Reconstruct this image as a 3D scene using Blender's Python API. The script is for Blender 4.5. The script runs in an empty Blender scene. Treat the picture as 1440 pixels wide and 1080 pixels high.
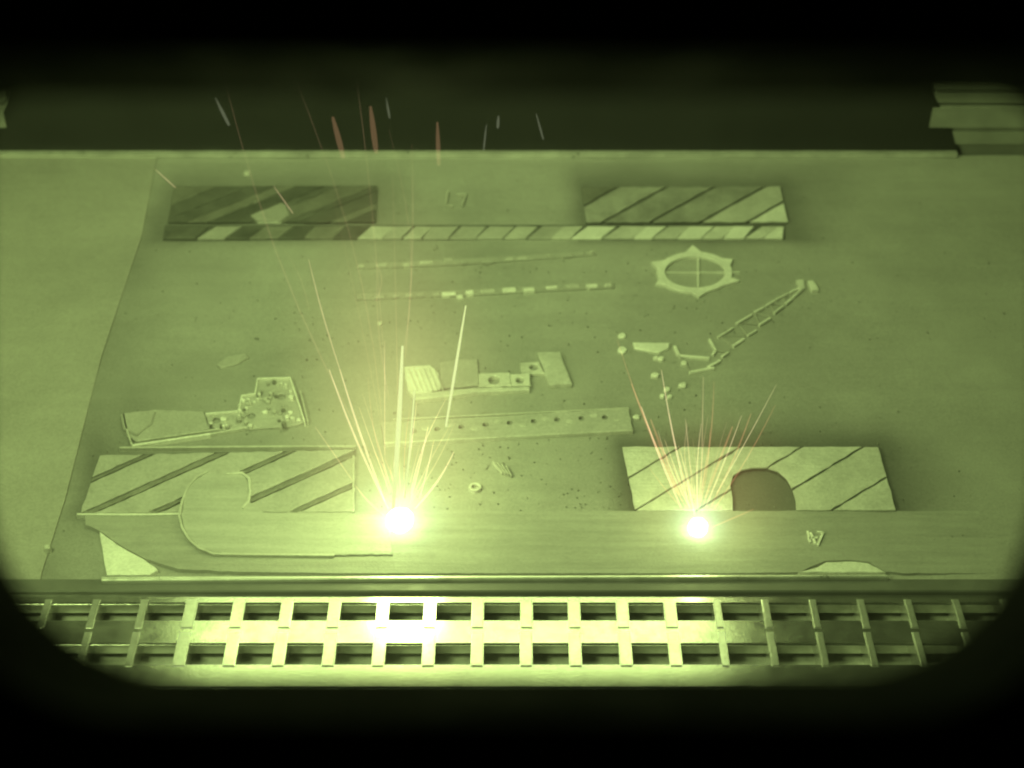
import bpy, bmesh, math, random
from mathutils import Vector, noise, Matrix
random.seed(7)
sc = bpy.context.scene
COL = sc.collection
R = math.radians

# ------------------------------------------------------------ camera, world, light, exposure
F = 2200.0                      # focal length in pixels of a 1440 wide picture
TH = R(39.1)
H = 0.519
FWD = Vector((0, math.cos(TH), -math.sin(TH)))
UP = Vector((0, math.sin(TH), math.cos(TH)))
RT = Vector((1, 0, 0))
CAM = Vector((0, 0, H))
cam = bpy.data.cameras.new('camera')
co = bpy.data.objects.new('camera', cam)
COL.objects.link(co)
co.location = CAM
co.rotation_euler = (R(90) - TH, 0, 0)
cam.sensor_width = 36
cam.lens = F / 1440 * 36
cam.clip_start = 0.01
cam.clip_end = 50
cam.dof.use_dof = True
cam.dof.focus_distance = 0.70
cam.dof.aperture_fstop = 10.5
cam.dof.aperture_blades = 0
sc.camera = co
w = bpy.data.worlds.new('World')
sc.world = w
w.use_nodes = True
w.node_tree.nodes['Background'].inputs[0].default_value = (1, 1, 1, 1)
w.node_tree.nodes['Background'].inputs[1].default_value = 0.004
sc.view_settings.view_transform = 'Standard'
sc.view_settings.look = 'None'
sc.view_settings.exposure = 0
sc.view_settings.gamma = 1
sc.cycles.max_bounces = 6
sc.cycles.volume_step_rate = 1.0
sc.cycles.filter_width = 2.1


def ray(px, py):
    return FWD + RT * ((px - 720) / F) + UP * ((540 - py) / F)


def G(px, py, z=0.0):
    """the place on the level z seen at this spot of the photograph"""
    d = ray(px, py)
    t = (z - H) / d.z
    return CAM + d * t


def V(px, py, Y):
    """the place in the upright plane y = Y"""
    d = ray(px, py)
    return CAM + d * (Y / d.y)


def area(name, loc, target, sx, sy, power, col=(1, 1, 1)):
    l = bpy.data.lights.new(name, 'AREA')
    l.shape = 'RECTANGLE'
    l.size = sx
    l.size_y = sy
    l.energy = power
    l.color = col
    o = bpy.data.objects.new(name, l)
    COL.objects.link(o)
    o.location = loc
    o.rotation_euler = (Vector(target) - Vector(loc)).to_track_quat('-Z', 'Y').to_euler()
    return o


area('side_fill_light', (-0.38, 0.27, 0.50), (-0.1, 0.74, 0), 0.22, 0.10, 2.25)  # added fill from the front left, no such lamp in view
area('roof_fill_light', (-0.06, 0.58, 0.62), (-0.06, 0.68, 0), 0.40, 0.20, 1.55)  # unseen soft overhead light, no fixture built
LAMP_L = 5.5


def point(name, loc, power, rad, col=(1, 1, 1)):
    l = bpy.data.lights.new(name, 'POINT')
    l.energy = power
    l.shadow_soft_size = rad
    l.color = col
    o = bpy.data.objects.new(name, l)
    COL.objects.link(o)
    o.location = loc
    return o


SPOT_A = G(563, 738, 0.002)
SPOT_B = G(981, 746, 0.002)
point('melt_light_a', SPOT_A + Vector((0, 0, 0.050)), 0.225, 0.018, (1, 0.97, 0.9))
point('melt_light_b', SPOT_B + Vector((0, 0, 0.028)), 0.040, 0.008, (1, 0.97, 0.9))


# ------------------------------------------------------------ materials
class NT:
    def __init__(s, name):
        s.m = bpy.data.materials.new(name)
        s.m.use_nodes = True
        s.t = s.m.node_tree
        s.t.nodes.clear()
        s.out = s.n('ShaderNodeOutputMaterial')

    def n(s, kind, **kw):
        o = s.t.nodes.new(kind)
        for k, v in kw.items():
            setattr(o, k, v)
        return o

    def l(s, a, b):
        s.t.links.new(a, b)

    def noise(s, vec, scale, detail=4, rough=0.6, sc3=(1, 1, 1), rot=(0, 0, 0)):
        mp = s.n('ShaderNodeMapping')
        mp.inputs['Scale'].default_value = sc3
        mp.inputs['Rotation'].default_value = rot
        s.l(vec, mp.inputs['Vector'])
        nz = s.n('ShaderNodeTexNoise')
        nz.inputs['Scale'].default_value = scale
        nz.inputs['Detail'].default_value = detail
        nz.inputs['Roughness'].default_value = rough
        s.l(mp.outputs[0], nz.inputs['Vector'])
        return nz.outputs['Fac']

    def ramp(s, fac, pts):
        r = s.n('ShaderNodeValToRGB')
        cr = r.color_ramp
        while len(cr.elements) < len(pts):
            cr.elements.new(0.5)
        for e, (p, c) in zip(cr.elements, pts):
            e.position = p
            if not isinstance(c, (tuple, list)):
                c = (c, c, c)
            e.color = (c[0], c[1], c[2], 1)
        s.l(fac, r.inputs[0])
        return r.outputs[0]

    def mix(s, a, b, fac=0.5, mode='MULTIPLY'):
        m = s.n('ShaderNodeMix', data_type='RGBA', blend_type=mode)
        if isinstance(fac, float):
            m.inputs[0].default_value = fac
        else:
            s.l(fac, m.inputs[0])
        for sock, v in ((m.inputs[6], a), (m.inputs[7], b)):
            if isinstance(v, tuple):
                sock.default_value = (*v, 1)
            else:
                s.l(v, sock)
        return m.outputs[2]

    def bump(s, h, dist, strength=1.0, prev=None):
        b = s.n('ShaderNodeBump')
        b.inputs['Strength'].default_value = strength
        b.inputs['Distance'].default_value = dist
        s.l(h, b.inputs['Height'])
        if prev is not None:
            s.l(prev, b.inputs['Normal'])
        return b.outputs[0]

    def pr(s, col, rough=0.6, metal=0.0, normal=None, spec=0.5):
        p = s.n('ShaderNodeBsdfPrincipled')
        if isinstance(col, tuple):
            p.inputs['Base Color'].default_value = (*col, 1)
        else:
            s.l(col, p.inputs['Base Color'])
        if isinstance(rough, float):
            p.inputs['Roughness'].default_value = rough
        else:
            s.l(rough, p.inputs['Roughness'])
        p.inputs['Metallic'].default_value = metal
        p.inputs['Specular IOR Level'].default_value = spec
        if normal is not None:
            s.l(normal, p.inputs['Normal'])
        s.l(p.outputs[0], s.out.inputs[0])
        return p


def powder(name, base, streak=0.10, darken=False, streak_fine=90, grain=0.12):
    k = NT(name)
    v = k.n('ShaderNodeTexCoord').outputs['Object']
    big = k.ramp(k.noise(v, 11, 7, 0.7), [(0.25, 0.80), (0.75, 1.15)])
    st = k.ramp(k.noise(v, streak_fine, 5, 0.6, (0.06, 1, 1)), [(0.25, 1 - streak), (0.75, 1 + streak)])
    gr = k.ramp(k.noise(v, 900, 2, 0.7), [(0.3, 1 - grain), (0.7, 1 + grain)])
    c = k.mix(base, big, 1.0)
    c = k.mix(c, st, 1.0)
    c = k.mix(c, gr, 1.0)
    if darken:
        a = k.n('ShaderNodeAttribute', attribute_name='darkening')
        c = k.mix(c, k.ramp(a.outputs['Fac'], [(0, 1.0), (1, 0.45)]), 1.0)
    b = k.bump(k.noise(v, 700, 3, 0.7), 0.0006, 0.5)
    b = k.bump(k.noise(v, streak_fine, 4, 0.6, (0.05, 1, 1)), 0.0012, 0.35, b)
    k.pr(c, 0.85, 0.0, b, 0.25)
    return k.m


def metal(name, base, rough, hatch=1400.0, rot=0.5, metallic=0.85, vary=0.2, bump=0.5):
    k = NT(name)
    tc = k.n('ShaderNodeTexCoord')
    v = tc.outputs['Object']
    oi = k.n('ShaderNodeObjectInfo')
    c = k.mix(base, k.ramp(k.noise(v, 60, 6, 0.7), [(0.3, 1 - vary), (0.7, 1 + vary * 0.6)]), 1.0)
    c = k.mix(c, k.ramp(k.noise(v, 700, 3, 0.8), [(0.3, 0.82), (0.7, 1.12)]), 1.0)
    c = k.mix(c, k.ramp(oi.outputs['Random'], [(0, 1 - vary * 0.7), (1, 1 + vary * 0.3)]), 1.0)
    wv = k.noise(v, hatch * 0.5, 3, 0.5, (0.08, 1, 1), (0, 0, rot))
    b = k.bump(wv, 0.0006, bump)
    b = k.bump(k.noise(v, 260, 4, 0.7), 0.0010, bump * 0.7, b)
    rr = k.ramp(k.noise(v, 120, 4, 0.7), [(0.3, rough * 0.8), (0.7, min(1, rough * 1.25))])
    k.pr(c, rr, metallic, b, 0.5)
    return k.m


def plain(name, base, rough=0.5, metallic=0.0, scale=40, vary=0.25, bump=0.15, spec=0.5):
    k = NT(name)
    v = k.n('ShaderNodeTexCoord').outputs['Object']
    c = k.mix(base, k.ramp(k.noise(v, scale, 6, 0.65), [(0.3, 1 - vary), (0.7, 1 + vary)]), 1.0)
    rr = k.ramp(k.noise(v, scale * 2, 4, 0.7), [(0.3, rough * 0.75), (0.7, min(1.0, rough * 1.3))])
    b = k.bump(k.noise(v, scale * 12, 3, 0.6), 0.0005, bump)
    k.pr(c, rr, metallic, b, spec)
    return k.m


def emit(name, col, strength):
    k = NT(name)
    e = k.n('ShaderNodeEmission')
    e.inputs[0].default_value = (*col, 1)
    e.inputs[1].default_value = strength
    k.l(e.outputs[0], k.out.inputs[0])
    return k.m


M = {}
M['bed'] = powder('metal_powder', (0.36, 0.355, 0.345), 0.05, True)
M['fresh'] = powder('fresh_metal_powder', (0.365, 0.36, 0.35), 0.13, False, 260, 0.08)
M['covered'] = powder('spotlit_covered_metal', (0.45, 0.445, 0.435), 0.14, False, 260, 0.08)  # paler than fresh powder: the laser spot's light put into the colour
M['floor'] = powder('dusted_floor', (0.36, 0.35, 0.335), 0.03)
M['rim'] = plain('rim_steel', (0.17, 0.17, 0.165), 0.55, 0.3, 60, 0.12)
M['pale_strip'] = plain('pale_strip_metal', (0.8, 0.8, 0.78), 0.35, 0.6, 60, 0.2)
M['shiny'] = metal('bright_melted_metal', (0.72, 0.71, 0.69), 0.42, 1500, 0.55, 0.2, 0.22)  # paler base stands in for the sheen on the right-hand metal
M['mid'] = metal('melted_metal', (0.62, 0.61, 0.59), 0.5, 1300, 0.5, 0.2, 0.2)
M['dull'] = metal('dull_melted_metal', (0.50, 0.49, 0.48), 0.6, 1200, 0.5, 0.3, 0.15)
M['dark'] = metal('dark_melted_metal', (0.16, 0.16, 0.15), 0.6, 1200, 0.5, 0.3, 0.3)  # darker base for back left metal without the sheen
M['part'] = metal('part_metal', (0.90, 0.89, 0.87), 0.38, 1600, 0.2, 0.15, 0.12)
M['faint'] = metal('half_covered_metal', (0.46, 0.45, 0.44), 0.6, 1600, 0.2, 0.2, 0.12)
M['dark_toned'] = metal('dark_shade_metal', (0.25, 0.245, 0.23), 0.55, 1200, 0.5, 0.2, 0.25)  # paints the shading of sloped bands; plain dark tone for grains
M['rough'] = metal('rough_melted_metal', (0.37, 0.365, 0.355), 0.6, 700, 0.5, 0.2, 0.35)
M['groove'] = plain('groove_soot', (0.10, 0.10, 0.095), 0.8, 0.0, 200, 0.3)
M['grille'] = plain('polished_steel', (0.60, 0.60, 0.58), 0.17, 0.9, 90, 0.08, 0.06)
M['vane'] = metal('brushed_steel', (0.78, 0.78, 0.76), 0.20, 900, 0.0, 0.7, 0.12, 0.06)
M['duct'] = plain('duct_inside', (0.52, 0.52, 0.50), 0.6, 0.2, 120, 0.3)
M['wall'] = plain('dark_chamber_paint', (0.020, 0.020, 0.020), 0.6, 0.0, 14, 0.25, 0.1, 0.3)
M['panel'] = plain('ribbed_panel_metal', (0.30, 0.30, 0.29), 0.6, 0.0, 30, 0.2)
M['door'] = plain('door_black_paint', (0.006, 0.006, 0.007), 0.7, 0.0, 40, 0.2, 0.1, 0.05)
M['diffuser'] = emit('lamp_diffuser', (1, 0.98, 0.95), LAMP_L)
M['core'] = emit('molten_core', (1, 0.98, 1.3), 9)
def glow(name, col, strength):
    """glowing gas of a spark: adds light, hides nothing"""
    k = NT(name)
    e = k.n('ShaderNodeEmission')
    e.inputs[0].default_value = (*col, 1)
    e.inputs[1].default_value = strength
    tr = k.n('ShaderNodeBsdfTransparent')
    ad = k.n('ShaderNodeAddShader')
    k.l(e.outputs[0], ad.inputs[0])
    k.l(tr.outputs[0], ad.inputs[1])
    k.l(ad.outputs[0], k.out.inputs[0])
    return k.m


M['sp_white'] = emit('spark_white', (1.0, 0.84, 1.05), 1.15)
M['sp_gold'] = glow('spark_gold', (1.0, 0.55, 0.95), 0.32)
M['sp_dim'] = glow('spark_dim', (1.0, 0.50, 0.9), 0.17)
M['sp_red'] = glow('spark_red', (1.0, 0.30, 0.5), 0.15)
M['sp_ember'] = glow('spark_ember', (1.0, 0.40, 0.65), 0.075)
M['sp_grey'] = glow('spark_grey', (1.0, 0.80, 1.6), 0.060)
M['sp_trail'] = glow('spark_trail', (1.0, 0.45, 0.8), 0.055)


# ------------------------------------------------------------ builders
def tag(o, label=None, cat=None, group=None, kind=None):
    if label: o['label'] = label
    if cat: o['category'] = cat
    if group: o['group'] = group
    if kind: o['kind'] = kind
    return o


def root_loc(o):
    p = Vector((0, 0, 0))
    while o is not None:
        p += o.location
        o = o.parent
    return p


def thing(name, label, cat, loc, group=None):
    o = bpy.data.objects.new(name, None)
    o.empty_display_size = 0.01
    COL.objects.link(o)
    o.location = loc
    return tag(o, label, cat, group)


def build(name, bm, mat, parent=None, smooth=False, origin=None):
    base = root_loc(parent) if parent is not None else (origin or Vector((0, 0, 0)))
    bmesh.ops.recalc_face_normals(bm, faces=bm.faces)
    bmesh.ops.translate(bm, verts=bm.verts, vec=-base)
    me = bpy.data.meshes.new(name)
    bm.to_mesh(me)
    bm.free()
    if smooth:
        for p in me.polygons:
            p.use_smooth = True
    me.materials.append(mat)
    o = bpy.data.objects.new(name, me)
    COL.objects.link(o)
    if parent is not None:
        o.parent = parent
    elif origin is not None:
        o.location = origin
    return o


def prism(pts, z0, z1, holes=(), bevel=0.0003, bm=None, jig=0.0):
    """upright prism over ground points (Vectors), with holes"""
    own = bm is None
    b = bmesh.new()
    def loop(ps):
        vs = [b.verts.new((p.x + random.uniform(-jig, jig), p.y + random.uniform(-jig, jig), z1)) for p in ps]
        for i in range(len(vs)):
            b.edges.new((vs[i], vs[(i + 1) % len(vs)]))
    if holes:
        loop(pts)
        for h in holes:
            loop(h)
        bmesh.ops.triangle_fill(b, use_beauty=True, use_dissolve=False, edges=b.edges[:])
    else:
        vs = [b.verts.new((p.x + random.uniform(-jig, jig), p.y + random.uniform(-jig, jig), z1)) for p in pts]
        b.faces.new(vs)
    bmesh.ops.recalc_face_normals(b, faces=b.faces)
    ret = bmesh.ops.extrude_face_region(b, geom=b.faces[:])
    low = [e for e in ret['geom'] if isinstance(e, bmesh.types.BMVert)]
    for v in low:
        v.co.z = z0
    bmesh.ops.recalc_face_normals(b, faces=b.faces)
    if bevel:
        es = [e for e in b.edges if abs(e.verts[0].co.z - z1) < 1e-7 and abs(e.verts[1].co.z - z1) < 1e-7
              and len(e.link_faces) == 2 and any(abs(f.normal.z) < 0.3 for f in e.link_faces)]
        try:
            bmesh.ops.bevel(b, geom=es, offset=bevel, segments=1, affect='EDGES', clamp_overlap=True)
        except Exception:
            pass
    if bm is None:
        return b
    me = bpy.data.meshes.new('tmp')
    b.to_mesh(me)
    b.free()
    bm.from_mesh(me)
    bpy.data.meshes.remove(me)
    return bm


def gp(pts, z):
    return [G(x, y, z) for x, y in pts]


def ell(cx, cy, rx, ry, n=40, a0=0, a1=360):
    full = abs(a1 - a0) >= 360
    k = n if full else n + 1
    return [(cx + rx * math.cos(R(a0 + (a1 - a0) * i / n)), cy - ry * math.sin(R(a0 + (a1 - a0) * i / n))) for i in range(k)]


def box(bm, lo, hi):
    g = bmesh.ops.create_cube(bm, size=1)
    for v in g['verts']:
        v.co = Vector([lo[i] + (v.co[i] + 0.5) * (hi[i] - lo[i]) for i in range(3)])
    return bm


def bar(bm, a, b_, wd, z0, z1, bevel=0.0):
    """flat bar on the ground between two picture spots, wd in metres"""
    A, B = G(*a, z1), G(*b_, z1)
    d = (B - A)
    d.z = 0
    d.normalize()
    n = Vector((-d.y, d.x, 0)) * (wd / 2)
    return prism([A - n, B - n, B + n, A + n], z0, z1, bevel=bevel, bm=bm)


def poly_ribbon(bm, pts, wd, z0, z1):
    P = [G(x, y, z1) for x, y in pts]
    L, Rr = [], []
    for i, p in enumerate(P):
        d = P[min(i + 1, len(P) - 1)] - P[max(i - 1, 0)]
        d.z = 0
        d.normalize()
        n = Vector((-d.y, d.x, 0)) * (wd / 2) * (1 + random.uniform(-.15, .15))
        L.append(p + n)
        Rr.append(p - n)
    return prism(L + Rr[::-1], z0, z1, bevel=0.0001, bm=bm)


def clip(poly, a, b_, c):
    """keep the side a*x+b*y<=c of a polygon (picture space)"""
    out = []
    for i in range(len(poly)):
        p, q = poly[i], poly[(i + 1) % len(poly)]
        fp, fq = a * p[0] + b_ * p[1] - c, a * q[0] + b_ * q[1] - c
        if fp <= 0:
            out.append(p)
        if (fp < 0 < fq) or (fq < 0 < fp):
            t = fp / (fp - fq)
            out.append((p[0] + (q[0] - p[0]) * t, p[1] + (q[1] - p[1]) * t))
    return out


def cut_with(o, cutter_bm):
    me = bpy.data.meshes.new('cutter')
    bmesh.ops.recalc_face_normals(cutter_bm, faces=cutter_bm.faces)
    bmesh.ops.translate(cutter_bm, verts=cutter_bm.verts, vec=-root_loc(o))
    cutter_bm.to_mesh(me)
    c = bpy.data.objects.new('cutter', me)
    COL.objects.link(c)
    c.location = root_loc(o)
    m = o.modifiers.new('b', 'BOOLEAN')
    m.operation = 'DIFFERENCE'
    m.solver = 'EXACT'
    m.object = c
    bpy.context.view_layer.update()
    dg = bpy.context.evaluated_depsgraph_get()
    new = bpy.data.meshes.new_from_object(o.evaluated_get(dg))
    o.modifiers.clear()
    old = o.data
    o.data = new
    new.name = o.name
    bpy.data.meshes.remove(old)
    bpy.data.objects.remove(c)
    bpy.data.meshes.remove(me)
    return len(new.polygons)


def rough_edge(p, step, amp):
    out = []
    for a, c in zip(p, p[1:] + p[:1]):
        n = max(1, int(math.hypot(c[0] - a[0], c[1] - a[1]) / step))
        for i in range(n):
            u = i / n
            k = 0 if i == 0 else amp
            out.append((a[0] + (c[0] - a[0]) * u + random.uniform(-k, k), a[1] + (c[1] - a[1]) * u + random.uniform(-k, k) * .6))
    return out


def gr(pts, z, step=7, amp=.8):
    return gp(rough_edge(list(pts), step, amp), z)


def hatch_block(name, label, quad, cuts, slope, mats, zt=0.0020, gap=3.0, hole=None, base_mat='groove', jig=0.00015, group=None):
    """solid metal area: dark body below, raised diagonal melt bands between the grooves.
    cuts: x where each groove meets the lower edge of quad (picture spots); slope: dy/dx"""
    c = G(sum(p[0] for p in quad) / 4, sum(p[1] for p in quad) / 4, 0)
    t = thing(name, label, 'metal block', c, group)
    ybot = max(p[1] for p in quad)
    body = build('body', prism(gp(quad, zt - 0.0009), -0.004, zt - 0.0009, bevel=0), M[base_mat], t)
    if hole:
        bm = prism(gp(hole, zt), -0.003, zt + 0.01, bevel=0)
        cut_with(body, bm)
    xs = [-400] + list(cuts) + [3000]
    for i in range(len(xs) - 1):
        # groove line through (x, ybot) with slope: y - ybot = slope*(x-x0)  ->  x - (y-ybot)/slope = x0
        a, b_ = 1.0, -1.0 / slope
        p = clip(quad, -a, -b_, -(xs[i] + gap + b_ * ybot))
        if len(p) < 3: continue
        p = clip(p, a, b_, xs[i + 1] - gap + b_ * ybot)
        if len(p) < 3: continue
        z = zt + random.uniform(-0.0002, 0.0002)
        o = build('hatch_band', prism(gp(rough_edge(p, 9, .8), z), zt - 0.0011, z, bevel=0.0002, jig=jig), M[mats[i % len(mats)]], t)
        if hole:
            xs_, ys_ = [q[0] for q in hole], [q[1] for q in hole]
            if not (max(q[0] for q in p) < min(xs_) or min(q[0] for q in p) > max(xs_)):
                if cut_with(o, prism(gp(hole, zt), -0.003, zt + 0.01, bevel=0)) == 0:
                    bpy.data.objects.remove(o)
    return t


# ------------------------------------------------------------ setting: bed, floor, rim, walls
EDGE = [(222, 214), (200, 330), (143, 500), (92, 700), (60, 800), (56, 817)]
blocks_dark = []          # ground rectangles with darker powder painted round them, wider behind and right
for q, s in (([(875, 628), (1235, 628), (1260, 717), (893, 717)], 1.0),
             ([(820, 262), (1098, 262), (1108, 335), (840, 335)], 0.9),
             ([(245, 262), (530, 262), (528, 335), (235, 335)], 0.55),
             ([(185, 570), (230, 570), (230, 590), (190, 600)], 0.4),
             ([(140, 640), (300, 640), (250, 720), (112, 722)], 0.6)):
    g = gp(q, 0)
    blocks_dark.append((min(p.x for p in g), max(p.x for p in g), min(p.y for p in g), max(p.y for p in g), s))


def darkening(x, y):
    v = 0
    for x0, x1, y0, y1, s in blocks_dark:
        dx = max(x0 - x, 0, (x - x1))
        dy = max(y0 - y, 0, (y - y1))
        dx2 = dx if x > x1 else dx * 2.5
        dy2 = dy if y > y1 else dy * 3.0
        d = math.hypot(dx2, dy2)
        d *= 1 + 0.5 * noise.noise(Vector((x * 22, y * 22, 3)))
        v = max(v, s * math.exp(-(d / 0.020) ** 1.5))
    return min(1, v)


bm = bmesh.new()
lay = bm.verts.layers.float.new('darkening')
yb0, yb1 = G(720, 816).y, 0.872
nx, ny = 300, 200
grid = []
for j in range(ny + 1):
    y = yb0 + (yb1 - yb0) * j / ny
    # left edge of the bed at this depth
    k = None
    gpts = [G(x, yy) for x, yy in EDGE]
    xl = gpts[-1].x
    for a, b_ in zip(gpts[:-1], gpts[1:]):
        if b_.y <= y <= a.y:
            t = (y - b_.y) / (a.y - b_.y)
            xl = b_.x + (a.x - b_.x) * t
    if y > gpts[0].y: xl = gpts[0].x
    row = []
    for i in range(nx + 1):
        x = xl - 0.004 + (0.56 - xl) * i / nx
        z = 0.0005 * noise.fractal(Vector((x * 14, y * 20, 0)), 0.7, 2.2, 4) - 0.0003
        v = bm.verts.new((x, y, z))
        v[lay] = min(1, darkening(x, y) + 0.52 * math.exp(-(max(0, x - xl) / 0.026) ** 1.3) * (0.8 + 0.4 * noise.noise(Vector((x * 30, y * 30, 9)))) * (1 if y < 0.80 else max(0, 1 - (y - 0.80) / 0.05)))  # second term paints the shade of the floor step along the left edge
        row.append(v)
    grid.append(row)
for j in range(ny):
    for i in range(nx):
        bm.faces.new((grid[j][i], grid[j][i + 1], grid[j + 1][i + 1], grid[j + 1][i]))
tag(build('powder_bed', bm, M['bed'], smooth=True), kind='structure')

# powder dusted floor left of the bed, a few millimetres proud
fl = [G(x, y, 0.0005) for x, y in EDGE]
outer = [Vector((-0.56, fl[-1].y, 0)), Vector((-0.56, 0.872, 0)), Vector((fl[0].x, 0.872, 0))]
b = prism(outer + fl, -0.01, 0.0005, bevel=0.0004)
tag(build('floor', b, M['floor']), kind='structure')

# rim between bed and grille
y0, y1 = G(720, 833).y, G(720, 815).y
tag(build('floor_rim', prism([Vector((-0.56, y0, 0)), Vector((0.56, y0, 0)), Vector((0.56, y1, 0)), Vector((-0.56, y1, 0))], -0.012, 0.0008, bevel=0.0006), M['rim']), kind='structure')
tag(build('lit_edge_strip', prism(gp([(142, 815.5), (142, 810), (1250, 807), (1250, 811)], 0.0030), -0.004, 0.0030, bevel=0.0005), M['pale_strip']),  # pale strip added for the powder edge lit by the laser
    'thin pale strip standing in for the laser-lit front edge of the powder bed', 'edge strip')
# floor pan in front of and under the grille
yg = G(720, 968).y
b = bmesh.new()
box(b, (-0.56, 0.10, -0.03), (0.56, yg - 0.0005, -0.004))
tag(build('front_floor', b, M['door']), kind='structure')
b = bmesh.new()
box(b, (-0.56, yg - 0.01, -0.022), (0.56, y0 + 0.02, -0.012))
tag(build('duct_floor', b, M['duct']), kind='structure')

# walls and roof of the chamber
def slab(name, lo, hi, m):
    b = bmesh.new()
    box(b, lo, hi)
    return tag(build(name, b, M[m]), kind='structure')
slab('wall_back', (-0.58, 0.905, -0.05), (0.58, 0.925, 0.70), 'wall')
slab('wall_left', (-0.60, 0.05, -0.05), (-0.565, 0.92, 0.70), 'wall')
slab('wall_right', (0.565, 0.05, -0.05), (0.60, 0.92, 0.70), 'wall')
slab('ceiling', (-0.60, 0.40, 0.70), (0.60, 0.925, 0.72), 'wall')
slab('sub_floor', (-0.60, 0.05, -0.07), (0.60, 0.925, -0.05), 'wall')

# ribbed side panels seen beyond the dark housing
def ribbed(x0, x1, label):
    yb = 0.874
    t = thing('ribbed_panel', label, 'wall panel', Vector(((x0 + x1) / 2, yb, 0)))
    b = bmesh.new()
    box(b, (x0, yb + 0.002, -0.01), (x1, yb + 0.02, 0.40))
    build('backing', b, M['panel'], t)
    z = 0.006
    k = 0
    hs = [0.012, 0.017, 0.010, 0.020]
    while z < 0.38:
        h = hs[k % 4]
        b = bmesh.new()
        box(b, (x0 + 0.001, yb - 0.0015 - 0.001 * (k % 2), z), (x1 - 0.001, yb + 0.003, z + h))
        bmesh.ops.bevel(b, geom=b.edges[:], offset=0.0015, segments=2, affect='EDGES')
        build('rib', b, M['panel'], t)
        z += h + 0.0005
        k += 1
ribbed(0.262, 0.56, 'ribbed grey metal panel beyond the right end of the dark back housing')
ribbed(-0.56, -0.318, 'ribbed grey metal panel beyond the left end of the dark back housing')

# dark housing at the back
Y = G(720, 217).y
P = [V(-40, 218, Y), V(1352, 218, Y), V(1338, 180, Y), V(1312, 130, Y), V(1290, 60, Y), V(1280, -60, Y), V(28, -60, Y), V(24, 60, Y), V(12, 140, Y), V(-6, 190, Y)]
b = bmesh.new()
fr = [b.verts.new(p) for p in P]
bk = [b.verts.new((p.x, Y + 0.012, p.z)) for p in P]
b.faces.new(fr)
b.faces.new(bk[::-1])
for i in range(len(P)):
    j = (i + 1) % len(P)
    b.faces.new((fr[i], fr[j], bk[j], bk[i]))
bmesh.ops.bevel(b, geom=[e for e in b.edges], offset=0.0015, segments=2, affect='EDGES')
t = thing('back_housing', 'long dark housing closing the back of the powder bed', 'machine housing', Vector((0.0, Y, 0)))
build('body', b, M['wall'], t)
b = bmesh.new()
box(b, (P[0].x + 0.01, Y - 0.0045, 0.0), (P[1].x - 0.004, Y - 0.0005, 0.003))
build('seal_strip', b, M['pale_strip'], t)

# ------------------------------------------------------------ lamps of the chamber
t = thing('ceiling_lamp', 'long strip lamp mounted over the back of the powder bed', 'lamp', Vector((-0.044, 0.82, 0.40)))
b = bmesh.new()
box(b, (-0.256, 0.779, 0.4015), (0.168, 0.868, 0.43))
build('housing', b, M['door'], t)
b = bmesh.new()
box(b, (-0.250, 0.783, 0.4000), (0.160, 0.862, 0.4012))
build('diffuser', b, M['diffuser'], t)

# ------------------------------------------------------------ front grille
t = thing('floor_grille', 'steel extraction grille in front of the powder bed with two rows of openings', 'grille', Vector((0, G(720, 885).y, 0)))
ZG = -0.0015
for ya, yb in ((834, 849), (871, 906), (933, 967)):
    A, B = G(720, yb, ZG).y, G(720, ya, ZG).y
    b = bmesh.new()
    box(b, (-0.50, A, ZG - 0.006), (0.50, B, ZG))
    bmesh.ops.bevel(b, geom=[e for e in b.edges if all(v.co.z > ZG - 1e-5 for v in e.verts)], offset=0.0008, segments=2, affect='EDGES')
    build('rail', b, M['grille'], t)
xv = [130, 200, 268, 337, 405, 475, 545, 614, 680, 748, 815, 882, 952, 1019, 1087, 1153, 1219, 1285, 1350]
step = (G(1350, 862).x - G(130, 862).x) / 18
X0 = G(130, 862).x
for i in range(-1, 20):
    X = X0 + step * i
    for r, (ya, yb) in enumerate(((843, 884), (889, 938))):
        if r == 1 and not (0 <= i <= 18): continue
        A, B = G(720, yb, ZG).y, G(720, ya, ZG).y
        wv = 0.0028 if 2 <= i <= 12 else 0.0017  # vanes inside the lamp reflection widened to hold its bloom
        dx = random.uniform(-0.0003, 0.0003)
        b = bmesh.new()
        box(b, (X - wv + dx, A, ZG - 0.016), (X + wv + dx, B, ZG + 0.0006))
        bmesh.ops.bevel(b, geom=[e for e in b.edges if all(v.co.z > ZG for v in e.verts)], offset=0.0005, segments=2, affect='EDGES')
        build('vane', b, M['vane'], t)

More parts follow.
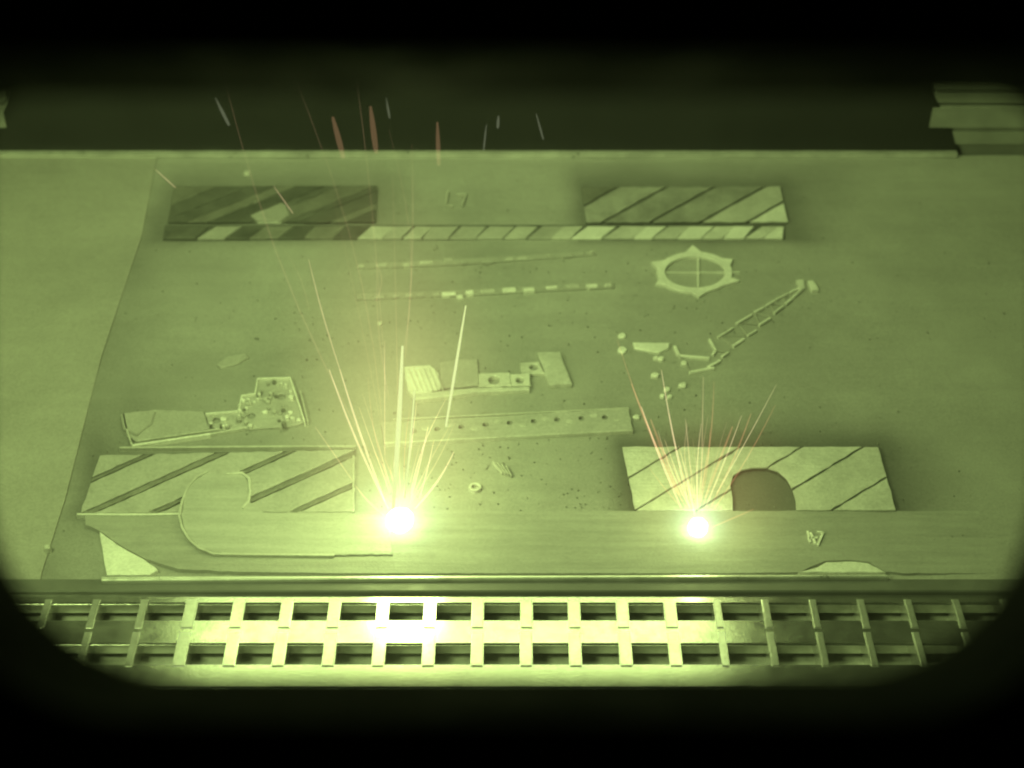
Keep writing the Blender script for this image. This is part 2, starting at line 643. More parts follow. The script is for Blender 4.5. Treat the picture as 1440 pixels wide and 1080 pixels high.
# ------------------------------------------------------------ fresh powder band swept over the front of the bed
LOWP = [(122, 738), (143, 748), (172, 768), (205, 786), (250, 800), (330, 804), (480, 806), (1000, 806), (1124, 804.5), (1160, 788.5), (1196, 787.5), (1222, 790.5), (1246, 803.5), (1270, 806), (1420, 806)]
def lowy(x):
    for (x0, a), (x1, c) in zip(LOWP[:-1], LOWP[1:]):
        if x0 <= x <= x1:
            return a + (c - a) * (x - x0) / (x1 - x0)
    return 738
b = bmesh.new()
cols, NR = [], 26
for i in range(261):
    x = 120 + 1300 * i / 260
    fade = 1 - min(1, max(0, (x - 1180) / 200)) ** 1.5
    top = 718.5 + 1.4 * noise.noise(Vector((x * .03, 0, 0)))
    bot = max(lowy(x) + 1.0 * noise.noise(Vector((x * .06, 5, 0))), top + 4)
    col = []
    for j in range(NR + 1):
        yy = top + (bot - top) * j / NR
        zz = 0.0015 * fade + 0.00025 * noise.fractal(Vector((x * .006, yy * .09, 7)), .8, 2.1, 4) - .0004 * (1 - fade)
        col.append(b.verts.new(G(x, yy, zz)))
    # skirts down into the bed at the rear and front edges
    t0, t1 = col[0].co.copy(), col[-1].co.copy()
    t0.z = t1.z = -0.001
    t0.y += .0006
    t1.y -= .0006
    cols.append([b.verts.new(t0)] + col + [b.verts.new(t1)])
for p, q in zip(cols[:-1], cols[1:]):
    for j in range(len(p) - 1):
        b.faces.new((p[j], p[j + 1], q[j + 1], q[j]))
o = tag(build('fresh_powder', b, M['fresh'], smooth=False), kind='stuff')
o['label'] = 'streaked band of freshly swept powder across the front of the bed'
tag(build('metal_sliver', prism(gr([(140, 747), (171, 769), (204, 787), (222, 801), (210, 808), (150, 808)], 0.0022), -0.001, 0.0022), M['part']),
    'small bright triangle of metal left bare at the front left corner of the bed', 'metal piece')
tag(build('metal_sliver', prism(gr([(1122, 804.5), (1150, 797), (1162, 790), (1196, 789), (1221, 791.5), (1246, 804.5)], 0.0022), -0.001, 0.0022), M['part']),
    'flat bright hill of metal left bare at the front right of the bed', 'metal piece')

# ------------------------------------------------------------ melted metal blocks
hatch_block('metal_block', 'bright metal block with diagonal bands and a round notch beside the right laser spot',
            [(875, 628), (1235, 628), (1260, 717), (893, 717)], [808, 893, 980, 1066, 1170], -0.60, ['shiny', 'shiny', 'shiny', 'shiny', 'mid', 'shiny'], 0.0024, 2.3,
            hole=[(1031, 740)] + [(1030, 700), (1027, 682), (1031, 668), (1044, 660), (1060, 657), (1078, 657), (1094, 662), (1106, 672), (1114, 686), (1119, 703), (1121, 740)])
LB = hatch_block('metal_block', 'wide dull metal block with diagonal bands at the front left of the bed',
            [(140, 640), (500, 632), (499, 719), (113, 721)], [20, 32, 116, 133, 208, 222, 303, 321, 402, 417, 492], -0.45, ['dull', 'dark_toned'], 0.0020, 2.0)  # narrow dark strips beside the grooves paint the shading of sloped bands
hatch_block('metal_block', 'darkest metal block, banded, at the back left of the bed',
            [(246, 262), (530, 261), (528, 311), (236, 312)], [180, 225, 262, 290, 330, 352, 400, 420, 462, 486], -0.40, ['dark_toned', 'dark', 'dark'], 0.0016, 1.0)
hatch_block('metal_block', 'metal block with a bright right end at the back right of the bed',
            [(818, 263), (1097, 262), (1108, 311), (824, 312)], [780, 848, 915, 985, 1050], -0.55, ['dark_toned', 'rough', 'rough', 'rough', 'mid', 'part', 'shiny'], 0.0018, 3.4)
# long back strip, made of short pieces whose colour carries the sheen growing to the right
t = thing('metal_strip', 'long narrow metal strip of slanted pieces along the back of the bed', 'metal strip', G(668, 326))
build('body', prism(gp([(232, 317), (1103, 316), (1103, 335), (229, 336)], 0.0008), -0.004, 0.0008, bevel=0), M['groove'], t)
x = 232
k = 0
while x < 1085:
    wd = random.uniform(24, 46)
    x1 = min(x + wd, 1102) if x + wd < 1085 else 1102
    if x < 800:
        m = ('dark' if x < 480 else 'dull') if k % 2 == 0 else random.choice(['dull', 'dark_toned'] if x < 480 else ['faint', 'mid'])
    else:
        m = 'part' if k % 2 == 0 else 'shiny'
    s = random.uniform(14, 26)
    q = [(min(x + s, 1100), 318), (min(x1 + s - 2, 1103), 318), (x1 - 2, 334.5), (x, 334.5)]
    z = 0.0016 + random.uniform(-.0002, .0002)
    build('melt_piece', prism(gp(q, z), 0.0, z, bevel=0.0003, jig=0.0003), M[m], t)
    x = x1
    k += 1

tag(build('covered_plate', prism(gr([(262, 690), (272, 676), (292, 664), (318, 666), (342, 664), (351, 680), (350, 704), (372, 721), (548, 722), (552, 779), (470, 780), (340, 779),
    (300, 777), (280, 769), (267, 757), (258, 742), (254, 724), (257, 706)], .0027), -.001, .0027, bevel=.0004, jig=.0003), M['covered']),
    'pale rounded plate half buried under the swept powder beside the left laser spot', 'metal plate')
tag(build('powder_spill', prism(gr([(350, 303), (345, 290), (360, 281), (388, 279), (404, 288), (410, 303), (396, 312), (362, 312)], .0017), -.001, .0017, bevel=.0010, jig=.0006), M['dull']),
    'small patch of powder spilled on the dark block at the back left', 'powder patch')
# contour beads on the front left block
for pts, lab in (([(292, 662), (276, 670), (264, 684), (256, 704), (252, 724), (256, 742), (266, 758), (280, 770), (300, 778), (340, 779), (470, 780)],
                  'long curved melt bead looping down across the wide dull block on the left'),
                 ([(318, 666), (340, 664), (350, 672), (352, 690), (349, 704), (341, 714)],
                  'short hooked melt bead standing on the wide dull block on the left')):
    b = poly_ribbon(None, pts, 0.0012, 0.0, 0.0032)
    tag(build('melt_bead', b, M['mid']), lab, 'melt bead')
b = poly_ribbon(None, [(168, 629), (300, 628), (420, 627), (500, 627)], 0.0012, -0.001, 0.0024)
tag(build('melt_bead', b, M['mid']), 'straight thin melt bead along the rear edge of the wide dull block', 'melt bead')
b = poly_ribbon(None, [(497, 640), (497, 720)], 0.0010, -0.001, 0.0025)
tag(build('melt_bead', b, M['mid']), 'short upright melt bead at the right end of the wide dull block', 'melt bead')
b = poly_ribbon(None, [(108, 722.5), (190, 723), (262, 722)], 0.0012, -0.001, 0.0025)
tag(build('melt_bead', b, M['part']), 'thin melt bead along the front left edge of the wide dull block', 'melt bead')

# ------------------------------------------------------------ ring with pointed tabs
t = thing('printed_ring', 'printed metal ring with pointed tabs and a thin cross inside it', 'metal ring', G(978, 383))
build('rim', prism(gr(ell(977, 382, 53, 28.5, 48), .0018, 9, .9), -.001, .0018, holes=[gp(ell(977.5, 382, 42.5, 22, 40), .0018)], bevel=0.0002), M['part'], t)
for tri in ([(962, 356), (974, 344), (988, 355)], [(936, 365), (916, 368), (928, 380)], [(928, 388), (922, 399), (944, 401)],
            [(968, 408), (983, 417), (998, 408)], [(1024, 388), (1041, 394), (1014, 402)], [(1012, 362), (1031, 364), (1026, 374)]):
    build('tab', prism(gp(tri, .0016), -.001, .0016, bevel=0.0002), M['part'], t)
for a, b_ in (((936, 382.5), (1040, 382.5)), ((982, 362), (982, 403))):
    build('cross_bar', bar(None, a, b_, .0008, -.001, .0011 + 0.0001 * (a[0] > 950)), M['part'], t)

# ------------------------------------------------------------ long arm
t = thing('slanting_truss', 'long thin printed arm of paired struts slanting up to the right', 'metal part', G(1030, 460))
def z2(x, y): return (860 + x * .2222, 320 + y * .2222)
segs = [((1205, 372), (1130, 405)), ((1120, 412), (1040, 452)), ((1030, 460), (975, 492)), ((965, 500), (905, 532)), ((890, 545), (790, 605)), ((770, 630), (675, 690)),
        ((1205, 388), (1150, 436)), ((1142, 444), (1100, 480)), ((1090, 490), (1030, 535)), ((1008, 568), (935, 612)), ((920, 645), (860, 680)), ((840, 700), (770, 745)), ((740, 785), (700, 812)), ((690, 835), (610, 880)), ((650, 882), (495, 912)), ((620, 700), (662, 775)), ((400, 745), (425, 800)), ((430, 806), (620, 822)), ((655, 780), (640, 800))]
for a, b_ in segs:
    a, b_ = z2(*a), z2(*b_)
    build('strut', bar(None, a, b_, random.uniform(.0010, .0016), -.001, .0014, 0.0002), M['part'], t)
for a, b_ in (((1150, 398), (1165, 424)), ((1085, 430), (1105, 474)), ((1085, 430), (1150, 438)), ((1000, 478), (1035, 532)), ((1000, 478), (1095, 486)), ((900, 532), (940, 608)),
              ((900, 532), (1010, 566)), ((800, 600), (862, 678)), ((800, 600), (935, 612)), ((690, 684), (765, 745)), ((690, 684), (858, 682)), ((662, 775), (740, 790)), ((430, 806), (500, 905))):
    build('brace', bar(None, z2(*a), z2(*b_), .0005, -.001, .0008, 0.0001), M['faint'], t)
build('joint', prism(gr([z2(*p) for p in [(1170, 330), (1215, 325), (1225, 380), (1195, 390)]], .0022), -.001, .0022), M['part'], t)
build('joint', prism(gr([z2(*p) for p in [(1240, 335), (1275, 332), (1312, 392), (1270, 395), (1255, 360)]], .0022), -.001, .0022), M['part'], t)
build('foot_plate', prism(gr([z2(*p) for p in [(135, 725), (370, 728), (360, 765), (300, 790), (240, 780), (145, 760)]], .0014), -.001, .0014), M['part'], t)

spots = [(875, 471, 6, 'pair of specks left of the slanting arm, rear one'), (875, 491, 7, 'pair of specks left of the slanting arm, front one'),
         (922, 502, 4, 'squarish metal speck just under the foot of the slanting arm, left one'), (930, 503, 5, 'squarish metal speck just under the foot of the slanting arm, right one'),
         (921, 526, 6, 'wide metal speck in front of the foot of the slanting arm'), (938, 546, 5, 'metal speck at the top of the small trio nearest the right spark fan'),
         (932, 555, 4, 'metal speck at the lower left of the small trio nearest the right spark fan'), (942, 556, 4, 'metal speck at the lower right of the small trio nearest the right spark fan'),
         (960, 540, 6, 'lone metal speck right of the small trio in front of the slanting arm'), (962, 509, 5, 'lone metal speck below the bend of the slanting arm'),
         (895, 585, 5, 'metal speck at the right end of the perforated bar'), (534, 453, 4, 'lone pale speck between the dashed row and the tall bright spark'),
         (66, 768, 5, 'pale speck on the left edge of the bed near the front corner'), (347, 242, 5, 'faint pale speck behind the sooty back left block')]  # the 'sooty' block is the dark back left metal without the sheen
for x, y, r, lab in spots:
    n = 9
    pts = [(x + r * random.uniform(.8, 1.15) * math.cos(i * 2 * math.pi / n), y - r * .65 * random.uniform(.8, 1.15) * math.sin(i * 2 * math.pi / n)) for i in range(n)]
    zz = .0014 if x != 66 else .0035
    b = prism(gp(pts, zz), -.001, zz, bevel=.0005)
    tag(build('metal_speck', b, M['part' if x > 860 else 'mid'], origin=G(x, y)), lab[0].upper() + lab[1:] if False else lab, 'metal speck')

# ------------------------------------------------------------ bracket in the middle
def z4(x, y): return (500 + x * .2778, 440 + y * .2778)
def P4(l): return [z4(*p) for p in l]
t = thing('printed_bracket', 'printed metal bracket with hatched end and three holes in the middle of the bed', 'metal part', G(690, 525))
build('hatched_plate', prism(gr(P4([(245, 272), (375, 262), (420, 300), (430, 385), (300, 425), (262, 385)]), .0017), -.001, .0017), M['part'], t)
for i in range(6):
    x = 268 + i * 26
    build('hatch_ridge', bar(None, z4(x, 280), z4(x + 46, 392), .0007, .001, .0024), M['shiny'], t)
build('cover_plate', prism(gr(P4([(425, 250), (500, 236), (618, 232), (622, 300), (622, 365), (430, 380)]), .0010), -.001, .0010), M['faint'], t)
build('front_rib', prism(gr(P4([(300, 436), (298, 408), (420, 396), (620, 378), (880, 372), (882, 386), (620, 398), (420, 425)]), .0028), -.001, .0028, bevel=.0004), M['shiny'], t)
build('lug', prism(gr(P4([(622, 308), (782, 303), (790, 372), (622, 377)]), .0022), -.001, .0026, holes=[gp([z4(*p) for p in ell(702, 342, 30, 22, 16)], .0022)], bevel=0.0003), M['shiny'], t)
build('lug', prism(gr(P4([(784, 312), (884, 308), (886, 370), (792, 371)]), .0022), -.001, .0026, holes=[gp([z4(*p) for p in ell(832, 344, 20, 16, 14)], .0022)], bevel=0.0003), M['shiny'], t)
build('lug', prism(gr(P4([(832, 252), (930, 246), (958, 306), (840, 306)]), .0020), -.001, .0020, holes=[gp([z4(*p) for p in ell(902, 275, 22, 15, 14)], .0020)], bevel=0.0003), M['shiny'], t)
build('end_block', prism(gr(P4([(918, 198), (1040, 194), (1062, 270), (1096, 354), (978, 362), (958, 300)]), .0030), -.001, .0030, bevel=.0005), M['shiny'], t)

# ------------------------------------------------------------ perforated bar
t = thing('perforated_bar', 'long perforated metal bar with a row of dark holes in front of the bracket', 'metal bar', G(720, 596))
quad = [(535, 593), (700, 585), (884, 573), (890, 603), (700, 614), (540, 622)]
holes = [gp(ell(x, y, 4.2, 3.4, 12), .0018) for x, y in ((582, 606), (615, 603), (649, 600), (683, 597), (717, 594.5), (751, 592), (784, 590), (818, 588), (851, 586.5))]
build('web', prism(gr(quad, .0018), -.001, .0018, holes=holes, bevel=0.0002), M['dull'], t)
build('front_flange', bar(None, (540, 622), (890, 604), .0012, -.001, .0024, .0003), M['mid'], t)
build('rear_flange', bar(None, (552, 589), (884, 573), .0009, -.001, .0022, .0002), M['mid'], t)
for x, y in ((598, 602), (632, 598), (667, 602), (700, 592), (735, 597), (767, 588), (801, 592), (835, 584), (868, 589)):
    build('boss', prism(gp(ell(x, y, 6, 3.0, 10), .0020), .0, .0020, bevel=.0003), M['mid'], t)

# ------------------------------------------------------------ dashed rows
def row(label, pts, mat, wds, base):
    t = thing('printed_row', label, 'metal row', G(*pts[len(pts) // 2]))
    build('base_strip', poly_ribbon(None, base, .0052, -.001, .0007), M['faint'], t)
    for (x, y), wd in zip(pts, wds):
        b = bmesh.new()
        bar(b, (x - wd / 2, y + .8), (x + wd / 2, y - .6), random.uniform(.0018, .0036), -.001, random.uniform(.0014, .0024), .0005)
        build('tooth', b, M[random.choice([mat, mat, 'mid', 'dull'])], t)
def z5(x, y): return (480 + x * .2778, 320 + y * .2778)
ptsB = [z5(*p) for p in [(90, 345), (190, 345), (275, 340), (345, 338), (400, 335), (480, 333), (545, 330), (600, 345), (650, 322), (740, 315), (850, 310), (950, 308), (1065, 298), (1170, 292), (1270, 290), (1350, 285)]]
row('nearer and brighter dashed row of small metal teeth behind the bracket', ptsB, 'part',
    [9, 16, 11, 9, 12, 9, 20, 8, 11, 20, 19, 16, 16, 19, 16, 9], [z5(80, 350), z5(600, 330), z5(1380, 288)])
ptsA = [z5(*p) for p in [(100, 190), (200, 185), (330, 182), (430, 170), (540, 160), (620, 170), (740, 165), (850, 155), (915, 150), (1050, 140), (1150, 137), (1225, 125), (1268, 120)]]
row('farther and fainter dashed row of small metal teeth behind the bracket', ptsA, 'mid',
    [8, 16, 10, 20, 14, 9, 16, 13, 14, 6, 14, 5, 5], [z5(80, 195), z5(600, 172), z5(1290, 128)])

# ------------------------------------------------------------ toothed bracket on the left
def z3(x, y): return (140 + x * .2222, 460 + y * .2222)
def P3(l): return [z3(*p) for p in l]
t = thing('toothed_bracket', 'rough toothed metal bracket lying behind the wide dull block on the left', 'metal part', G(300, 590))
build('arm_plate', prism(gr(P3([(150, 545), (340, 522), (660, 530), (700, 640), (240, 722), (170, 690)]), .0012), -.001, .0012, jig=.0004), M['faint'], t)
build('arm_rib', bar(None, z3(205, 745), z3(700, 672), .0014, -.001, .0024, .0003), M['part'], t)
build('arm_rib', bar(None, z3(240, 715), z3(760, 640), .0010, -.001, .0020, .0003), M['mid'], t)
build('arm_rib', bar(None, z3(700, 672), z3(990, 620), .0010, -.001, .0020, .0003), M['mid'], t)
build('edge_ridge', poly_ribbon(None, [z3(*p) for p in [(670, 545), (880, 528), (900, 430), (985, 418), (1000, 322), (1205, 317), (1240, 420), (1298, 598)]], .0009, -.001, .0028), M['part'], t)
build('edge_ridge', poly_ribbon(None, [z3(*p) for p in [(1268, 400), (1290, 480), (1318, 600)]], .0009, -.001, .0022), M['mid'], t)
build('edge_ridge', poly_ribbon(None, [z3(*p) for p in [(150, 545), (170, 640), (205, 745)]], .0010, -.001, .0026), M['mid'], t)
build('end_lug', prism(gr(P3([(130, 545), (230, 530), (355, 530), (330, 605), (235, 680), (150, 640)]), .0026), -.001, .0026, bevel=.0006), M['faint'], t)
build('head_plate', prism(gr(P3([(670, 545), (880, 530), (900, 430), (985, 420), (1000, 320), (1205, 315), (1240, 420), (1300, 600), (1180, 630), (760, 650), (690, 620)]), .0014), -.001, .0014,
      holes=[gp(P3([(c + 26 * math.cos(i * .7854)), (d + 20 * math.sin(i * .7854))] for i in range(8)), .0014) for c, d in ((740, 590), (960, 560), (1150, 440))], bevel=.0003), M['dull'], t)
for i in range(95):
    u = random.random()
    x = random.uniform(680, 1260)
    lo = 560 if x < 880 else (450 if x < 990 else 335)
    y = random.uniform(lo, 625)
    if any(math.hypot(x - c, (y - d) * 1.2) < 36 for c, d in ((740, 590), (835, 575), (960, 560), (1150, 440))): continue
    r = random.uniform(2, 4)
    cx, cy = z3(x, y)
    h = random.uniform(.0018, .0042)
    build('tooth', prism(gp([(cx + r * math.cos(k * 1.047 + u), cy + .7 * r * math.sin(k * 1.047 + u)) for k in range(6)], h), .001, h, bevel=.0003), M[random.choice(['faint', 'mid', 'part', 'dark_toned', 'part'])], t)

# ------------------------------------------------------------ small marks
def mark(label, strokes, cat='metal mark', m='part', wd=.0010, h=.0018):
    c = strokes[0][0]
    t = thing('printed_mark', label, cat, G(*c))
    for s in strokes:
        build('stroke', poly_ribbon(None, s, wd, -.001, h), M[m], t)
mark('tiny L and 7 shaped mark standing alone between the two back blocks', [[(630, 268), (628, 277), (627, 287)], [(627, 288), (637, 288)], [(643, 273), (655, 272)], [(655, 272), (650, 288)]], m='mid')
mark('tiny mark of crossed strokes on the fresh powder at the front right', [[(1136, 746), (1140, 762)], [(1140, 748), (1147, 764)], [(1149, 747), (1158, 748)], [(1158, 748), (1150, 766)], [(1137, 757), (1150, 755)]], h=.0024, m='part')
mark('small patch of slanted hatch strokes between the two spark fans', [[(693 + i * 6, 648 + i * 2), (707 + i * 4, 664 + i * 1.5)] for i in range(4)], m='mid', wd=.0007)
tag(build('printed_ring', prism(gp(ell(668, 684, 9, 6, 20), .0016), -.001, .0016, holes=[gp(ell(668, 684, 5, 3, 12), .0016)], bevel=.0002), M['mid']),
    'tiny metal ring lying right of the left laser spot', 'metal ring')
tag(build('metal_bump', prism(gr([(303, 512), (320, 500), (345, 496), (350, 502), (330, 512), (310, 517)], .0010), -.002, .0010, bevel=.0006), M['faint']),
    'faint low smear of metal on the powder behind the toothed bracket', 'metal smear')

# ------------------------------------------------------------ molten spots, bloom halos, vapour, sparks
def blob(name, c, rx, rz, m, label):
    b = bmesh.new()
    bmesh.ops.create_icosphere(b, subdivisions=3, radius=1)
    for v in b.verts:
        k = 1 + .12 * noise.noise(v.co * 2)
        v.co = Vector((v.co.x * rx * k, v.co.y * rx * k, v.co.z * rz * k)) + c
    return tag(build(name, b, M[m], smooth=True, origin=c.copy()), label, 'laser spot')
blob('molten_spot', SPOT_A + Vector((0, 0, .003)), .0062, .0060, 'core', 'larger blinding white laser spot at the foot of the left spark fan')
blob('molten_spot', SPOT_B + Vector((0, 0, .002)), .0045, .005, 'core', 'smaller blinding white laser spot in front of the bright notched block')


def plume(c, r, strength, col, label, sz=(1, 1, 1), power=3.0):
    k = NT('bloom_vapour')
    tc = k.n('ShaderNodeTexCoord')
    g = k.n('ShaderNodeTexGradient', gradient_type='SPHERICAL')
    k.l(tc.outputs['Object'], g.inputs['Vector'])
    pw = k.n('ShaderNodeMath', operation='POWER')
    pw.inputs[1].default_value = power
    k.l(g.outputs['Fac'], pw.inputs[0])
    ml = k.n('ShaderNodeMath', operation='MULTIPLY')
    ml.inputs[1].default_value = strength
    k.l(pw.outputs[0], ml.inputs[0])
    v = k.n('ShaderNodeVolumePrincipled')
    v.inputs['Density'].default_value = 0.0
    v.inputs['Emission Color'].default_value = (*col, 1)
    k.l(ml.outputs[0], v.inputs['Emission Strength'])
    k.l(v.outputs[0], k.out.inputs['Volume'])
    b = bmesh.new()
    bmesh.ops.create_icosphere(b, subdivisions=3, radius=1)
    me = bpy.data.meshes.new('vapour')
    b.to_mesh(me)
    b.free()
    me.materials.append(k.m)
    o = bpy.data.objects.new('bloom_vapour', me)
    COL.objects.link(o)
    o.location = c
    o.scale = (r * sz[0], r * sz[1], r * sz[2])
    tag(o, label, kind='stuff')
    return o
plume(SPOT_A + Vector((0, 0, .006)), .038, 62, (.85, .92, 1.9), 'white bloom halo round the left laser spot', power=4.0)  # glowing volume added as the spot's bloom halo
plume(SPOT_A + Vector((0, .01, .055)), .10, 8.0, (1, .60, .72), 'warm glowing vapour rising among the left sparks', (.62, .5, 1.45), 1.5)
plume(SPOT_B + Vector((0, 0, .005)), .026, 75, (.8, .95, 2.2), 'white bloom halo round the right laser spot', power=4.0)  # bloom halo again, built as a glowing volume
plume(SPOT_B + Vector((0.004, 0, .02)), .060, 5.5, (1, .50, .55), 'reddish glowing vapour rising among the right sparks', (.9, .6, 1), 1.6)


def spark_bm(bm, pts, r0, r1, Y):
    """tapered thin tube through picture spots in the upright plane y = Y"""
    P = [V(x, y, Y + dy) for x, y, dy in pts]
    n = len(P)
    rings = []
    for i, p in enumerate(P):
        d = (P[min(i + 1, n - 1)] - P[max(i - 1, 0)]).normalized()
        s = d.cross(Vector((0, 1, 0.01))).normalized()
        u = s.cross(d)
        r = (r0 + (r1 - r0) * i / (n - 1)) * (0.45 + 0.75 * math.sin(math.pi * (0.12 + 0.80 * i / (n - 1))))
        rings.append([bm.verts.new(p + (s * math.cos(k * 1.0472) + u * math.sin(k * 1.0472)) * r) for k in range(6)])
    for a, b_ in zip(rings[:-1], rings[1:]):
        for k in range(6):
            bm.faces.new((a[k], a[(k + 1) % 6], b_[(k + 1) % 6], b_[k]))
    bm.faces.new(rings[0][::-1])
    bm.faces.new(rings[-1])
    return bm


def arc(a, b_, sag=0.0, n=7, dy=0.0):
    out = []
    for i in range(n):
        u = i / (n - 1)
        x = a[0] + (b_[0] - a[0]) * u
        y = a[1] + (b_[1] - a[1]) * u
        out.append((x + sag * math.sin(math.pi * u), y, dy * u))
    return out


PXM = 0.00034
main = [
 (0, (553, 715), (566, 487), 3.0, 2.2, 'sp_white', 1, 'thickest bright spark, standing nearly upright over the left laser spot'),
 (0, (627, 600), (655, 430), 1.7, 1.2, 'sp_white', 0, 'detached bright spark leaning right above the left laser spot'),
 (0, (541, 705), (478, 520), 1.6, 1.0, 'sp_gold', -2, 'upper of the paired golden sparks leaning left over the left laser spot'),
 (0, (546, 715), (463, 520), 1.6, 0.9, 'sp_gold', -4, 'lower of the paired golden sparks leaning left over the left laser spot'),
 (0, (478, 520), (434, 365), 0.9, 0.6, 'sp_dim', -2, 'faint long spark reaching far up to the left of the left fan'),
 (0, (569, 700), (583, 548), 1.3, 0.9, 'sp_white', 1, 'thin straight spark just right of the thickest bright one'),
 (0, (578, 700), (602, 600), 1.0, 0.7, 'sp_gold', 1, 'short golden spark leaning slightly right over the left laser spot'),
 (0, (584, 715), (638, 636), 1.6, 1.0, 'sp_gold', 5, 'broad curved spark flying low to the right of the left laser spot'),
 (0, (590, 700), (610, 620), .8, .6, 'sp_gold', 1, 'thin short spark between the golden one and the low curved one'),
 (0, (540, 725), (500, 683), 1.2, .8, 'sp_dim', -3, 'low spark flying left from the left laser spot past the dull block'),
 (0, (495, 675), (443, 600), .8, .6, 'sp_dim', 0, 'faint thin spark crossing the right end of the dull block'),
 (0, (541, 640), (541, 480), .7, .5, 'sp_dim', 0, 'faint upright spark left of the thickest bright one'),
 (0, (483, 222), (468, 165), 3.0, 2.4, 'sp_ember', 0, 'thick red spark against the dark back housing, leftmost of the red ones'),
 (0, (529, 215), (521, 150), 3.2, 2.2, 'sp_ember', 0, 'second red spark from the left against the dark back housing'),
 (0, (548, 166), (543, 138), 1.1, .8, 'sp_grey', 0, 'short grey spark right beside the second red one at the top'),
 (0, (617, 232), (615, 172), 2.4, 1.6, 'sp_ember', 0, 'red spark crossing the front edge of the housing in the middle'),
 (0, (680, 212), (684, 175), .9, .6, 'sp_grey', 0, 'faint upright grey spark against the housing, just left of the pale one'),
 (0, (700, 180), (701, 163), 1.5, 1.0, 'sp_grey', 0, 'tiny pale upright spark high against the dark housing'),
 (0, (764, 196), (754, 160), 1.0, .6, 'sp_grey', 0, 'rightmost grey spark high against the dark housing'),
 (0, (322, 176), (303, 138), 1.9, 1.2, 'sp_grey', 0, 'leftmost grey spark high against the dark housing'),
 (0, (247, 264), (218, 238), .9, .6, 'sp_dim', 0, 'faint slanting spark behind the corner of the dark back left block'),
 (0, (412, 300), (385, 262), .9, .6, 'sp_dim', 0, 'faint slanting spark over the dark back left block'),
 (1, (966, 700), (930, 520), 1.0, .6, 'sp_gold', -2, 'long pale gold spark rising leftwards over the right laser spot'),
 (1, (960, 705), (868, 478), .9, .4, 'sp_red', -6, 'longest reddish spark leaning far left over the right laser spot'),
 (1, (957, 712), (902, 572), 1.3, .8, 'sp_gold', -2, 'gold spark ending beside the end of the perforated bar'),
 (1, (975, 700), (964, 590), 1.0, .7, 'sp_dim', 0, 'short reddish upright spark over the right laser spot'),
 (1, (986, 705), (989, 530), .8, .5, 'sp_dim', 0, 'thin straight upright spark over the right laser spot'),
 (1, (1000, 712), (1056, 582), 1.3, .8, 'sp_red', 3, 'nearer of two reddish sparks leaning right over the bright notched block'),
 (1, (1005, 715), (1090, 570), 1.0, .5, 'sp_red', 4, 'farther of two reddish sparks leaning right over the bright notched block'),
 (1, (950, 690), (888, 540), 1.6, 1.0, 'sp_red', -2, 'broad reddish spark beside the longest one over the right laser spot'),
 (1, (955, 695), (915, 590), 2.2, 1.2, 'sp_red', 0, 'broad short reddish spark crossing the left corner of the bright notched block'),
 (1, (992, 700), (1030, 600), 1.8, 1.2, 'sp_red', 0, 'short reddish spark leaning slightly right, the steepest of the right leaning ones'),
 (1, (1000, 742), (1060, 716), 1.2, .8, 'sp_red', 0, 'low reddish spark flying right into the round notch'),
 (1, (1003, 750), (1052, 748), 1.3, .6, 'sp_dim', 0, 'flat pale spark skimming the powder right of the right laser spot'),
]
for wh, a, b_, r0, r1, m, sag, lab in main:
    Y = (SPOT_A if wh == 0 else SPOT_B).y
    Y += random.uniform(-.002, .002)
    b = spark_bm(bmesh.new(), arc(a, b_, sag), r0 * PXM, r1 * PXM, Y)
    c = V(a[0], a[1], Y)
    tag(build('spark', b, M[m], origin=c), lab, 'spark', 'sparks flying from the left laser spot' if wh == 0 else 'sparks flying from the right laser spot')


def fan(c, n, ang, ln, mats, label, Y):
    for m in mats:
        b = bmesh.new()
        for i in range(n):
            t = R(90 + random.gauss(ang[0], ang[1]))
            L = random.uniform(*ln) * (1 if random.random() < .75 else 1.5)
            s = random.uniform(15, 60) if L < 280 else random.uniform(60, 330)
            a = (c[0] + s * math.cos(t), c[1] - s * math.sin(t))
            e = (c[0] + L * math.cos(t), c[1] - L * math.sin(t))
            r = random.uniform(.5, 1.3)
            spark_bm(b, arc(a, e, random.gauss(0, .035) * L, 8, random.uniform(-.02, .02)), r * PXM, r * .35 * PXM, Y + random.uniform(-.004, .004))
        o = build('fine_sparks', b, M[m])
        tag(o, label % {'sp_white': 'white', 'sp_gold': 'golden', 'sp_dim': 'dim warm', 'sp_red': 'reddish', 'sp_trail': 'pink'}[m], kind='stuff')
fan((563, 733), 5, (4, 15), (80, 190), ('sp_gold', 'sp_dim', 'sp_red'), 'spray of fine %s sparks over the left laser spot', SPOT_A.y)
fan((563, 733), 10, (2, 11), (300, 560), ('sp_trail',), 'faint long %s trails rising high above the left laser spot', SPOT_A.y)
fan((981, 742), 7, (4, 19), (60, 170), ('sp_gold', 'sp_dim', 'sp_red'), 'spray of fine %s sparks over the right laser spot', SPOT_B.y)

b = bmesh.new()
def grain(x, y, r, z):
    p = [b.verts.new((x + r * math.cos(a), y + r * math.sin(a), z)) for a in (random.random(), 2.1 + random.random() * .5, 4.2 + random.random() * .5)]
    q = b.verts.new((x, y, z + r * .9))
    for i in range(3):
        b.faces.new((p[i], p[(i + 1) % 3], q))
for c, n, sx, sy in ((SPOT_A, 450, .09, .07), (SPOT_B, 350, .07, .06), (Vector((0, .68, 0)), 700, .25, .10)):
    for i in range(n):
        x, y = c.x + random.gauss(0, sx), c.y + abs(random.gauss(0, sy)) - .01
        if y > .85 or y < yb0 + .004: continue
        grain(x, y, random.uniform(.00025, .0008), .0001)
tag(build('spatter_grains', b, M['dark_toned']), 'dark grains of spatter scattered over the powder bed', kind='stuff')

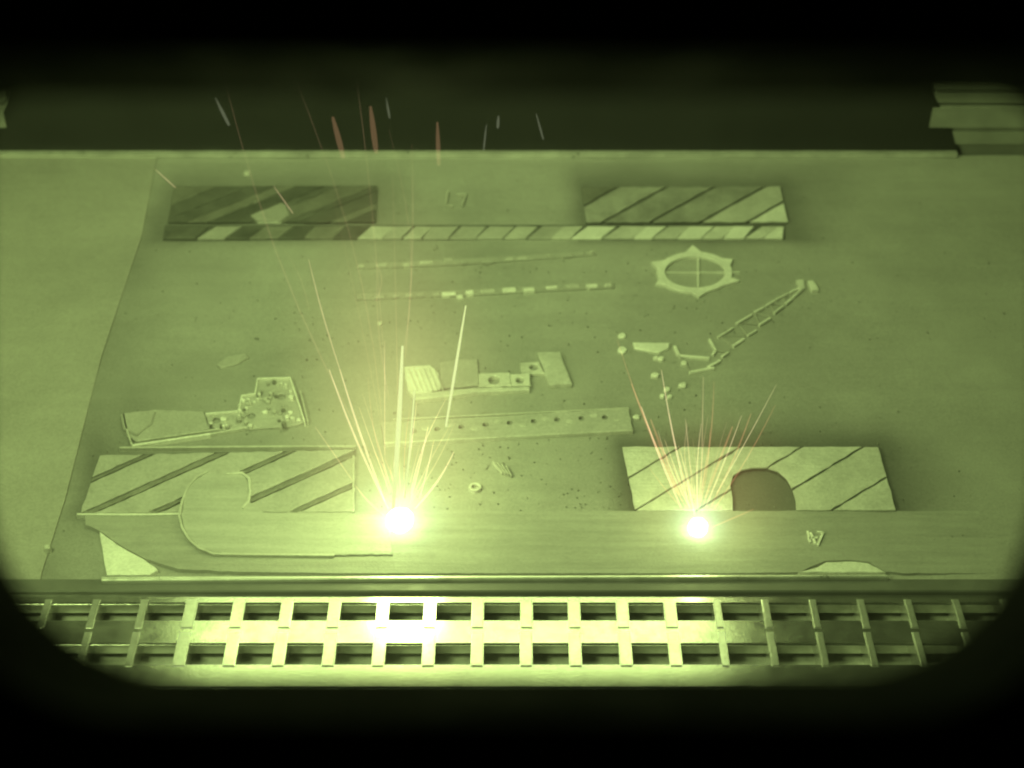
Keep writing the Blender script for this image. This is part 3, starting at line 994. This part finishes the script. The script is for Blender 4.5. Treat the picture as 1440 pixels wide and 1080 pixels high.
# ------------------------------------------------------------ door with its window, and the tinted pane
def cam_pt(px, py, d):
    return CAM + ray(px, py) * d


def rrect(x0, y0, x1, y1, rt, rb, n=14):
    out = []
    for cx, cy, r, a in ((x1 - rt, y0 + rt, rt, 90), (x0 + rt, y0 + rt, rt, 180), (x0 + rb, y1 - rb, rb, 270), (x1 - rb, y1 - rb, rb, 360)):
        for i in range(n + 1):
            t = R(a - 90 + 90 * i / n)
            out.append((cx + r * math.cos(t), cy - r * math.sin(t)))
    return out


DN = 0.17
t = thing('chamber_door', 'black chamber door around the rounded viewing window', 'door', CAM + FWD * DN)
def frame_mesh(inner, outer, d0, d1):
    b = bmesh.new()
    def loops(d):
        res = []
        for pts in (outer, inner):
            vs = [b.verts.new(cam_pt(x, y, DN) + FWD * (d - DN)) for x, y in pts]
            res.append((vs, [b.edges.new((vs[i], vs[(i + 1) % len(vs)])) for i in range(len(vs))]))
        return res
    A = loops(d0)
    bmesh.ops.triangle_fill(b, use_beauty=True, edges=A[0][1] + A[1][1])
    bmesh.ops.recalc_face_normals(b, faces=b.faces)
    ret = bmesh.ops.extrude_face_region(b, geom=b.faces[:])
    for v in [e for e in ret['geom'] if isinstance(e, bmesh.types.BMVert)]:
        v.co += FWD * (d1 - d0)
    return b
win = rrect(-48, 124, 1488, 965, 60, 290)
win2 = rrect(-60, 112, 1500, 977, 66, 300)
outer = [(6200, -5200), (-4800, -5200), (-4800, 5400), (6200, 5400)]
build('door_panel', frame_mesh(win2, outer, .158, .180), M['door'], t)
outer2 = rrect(-170, 0, 1610, 1097, 130, 420)
build('window_gasket', frame_mesh(win, outer2, .153, .1575), M['door'], t)

# green laser safety glass set behind the opening
k = NT('laser_safety_glass')
a = k.n('ShaderNodeVolumeAbsorption')
a.inputs['Color'].default_value = (0.82, 0.985, 0.405, 1)
a.inputs['Density'].default_value = 240
k.l(a.outputs[0], k.out.inputs['Volume'])
b = bmesh.new()
c0 = CAM + FWD * .146
for sx, sy, sz in [(i, j, l) for i in (-1, 1) for j in (-1, 1) for l in (-1, 1)]:
    b.verts.new(c0 + RT * (sx * .110) + UP * (sy * .080) + FWD * (sz * .004))
bmesh.ops.convex_hull(b, input=b.verts[:])
build('window_glass', b, k.m, t)

# ------------------------------------------------------------ thin fume filling the chamber and the air round it
k = NT('thin_fume')
v = k.n('ShaderNodeVolumePrincipled')
v.inputs['Color'].default_value = (0.95, 0.95, 0.95, 1)
v.inputs['Density'].default_value = 0.034
v.inputs['Anisotropy'].default_value = 0.2
k.l(v.outputs[0], k.out.inputs['Volume'])
b = bmesh.new()
box(b, (-0.9, -0.4, -1.1), (0.9, 1.2, 0.9))
tag(build('haze', b, k.m), kind='stuff')
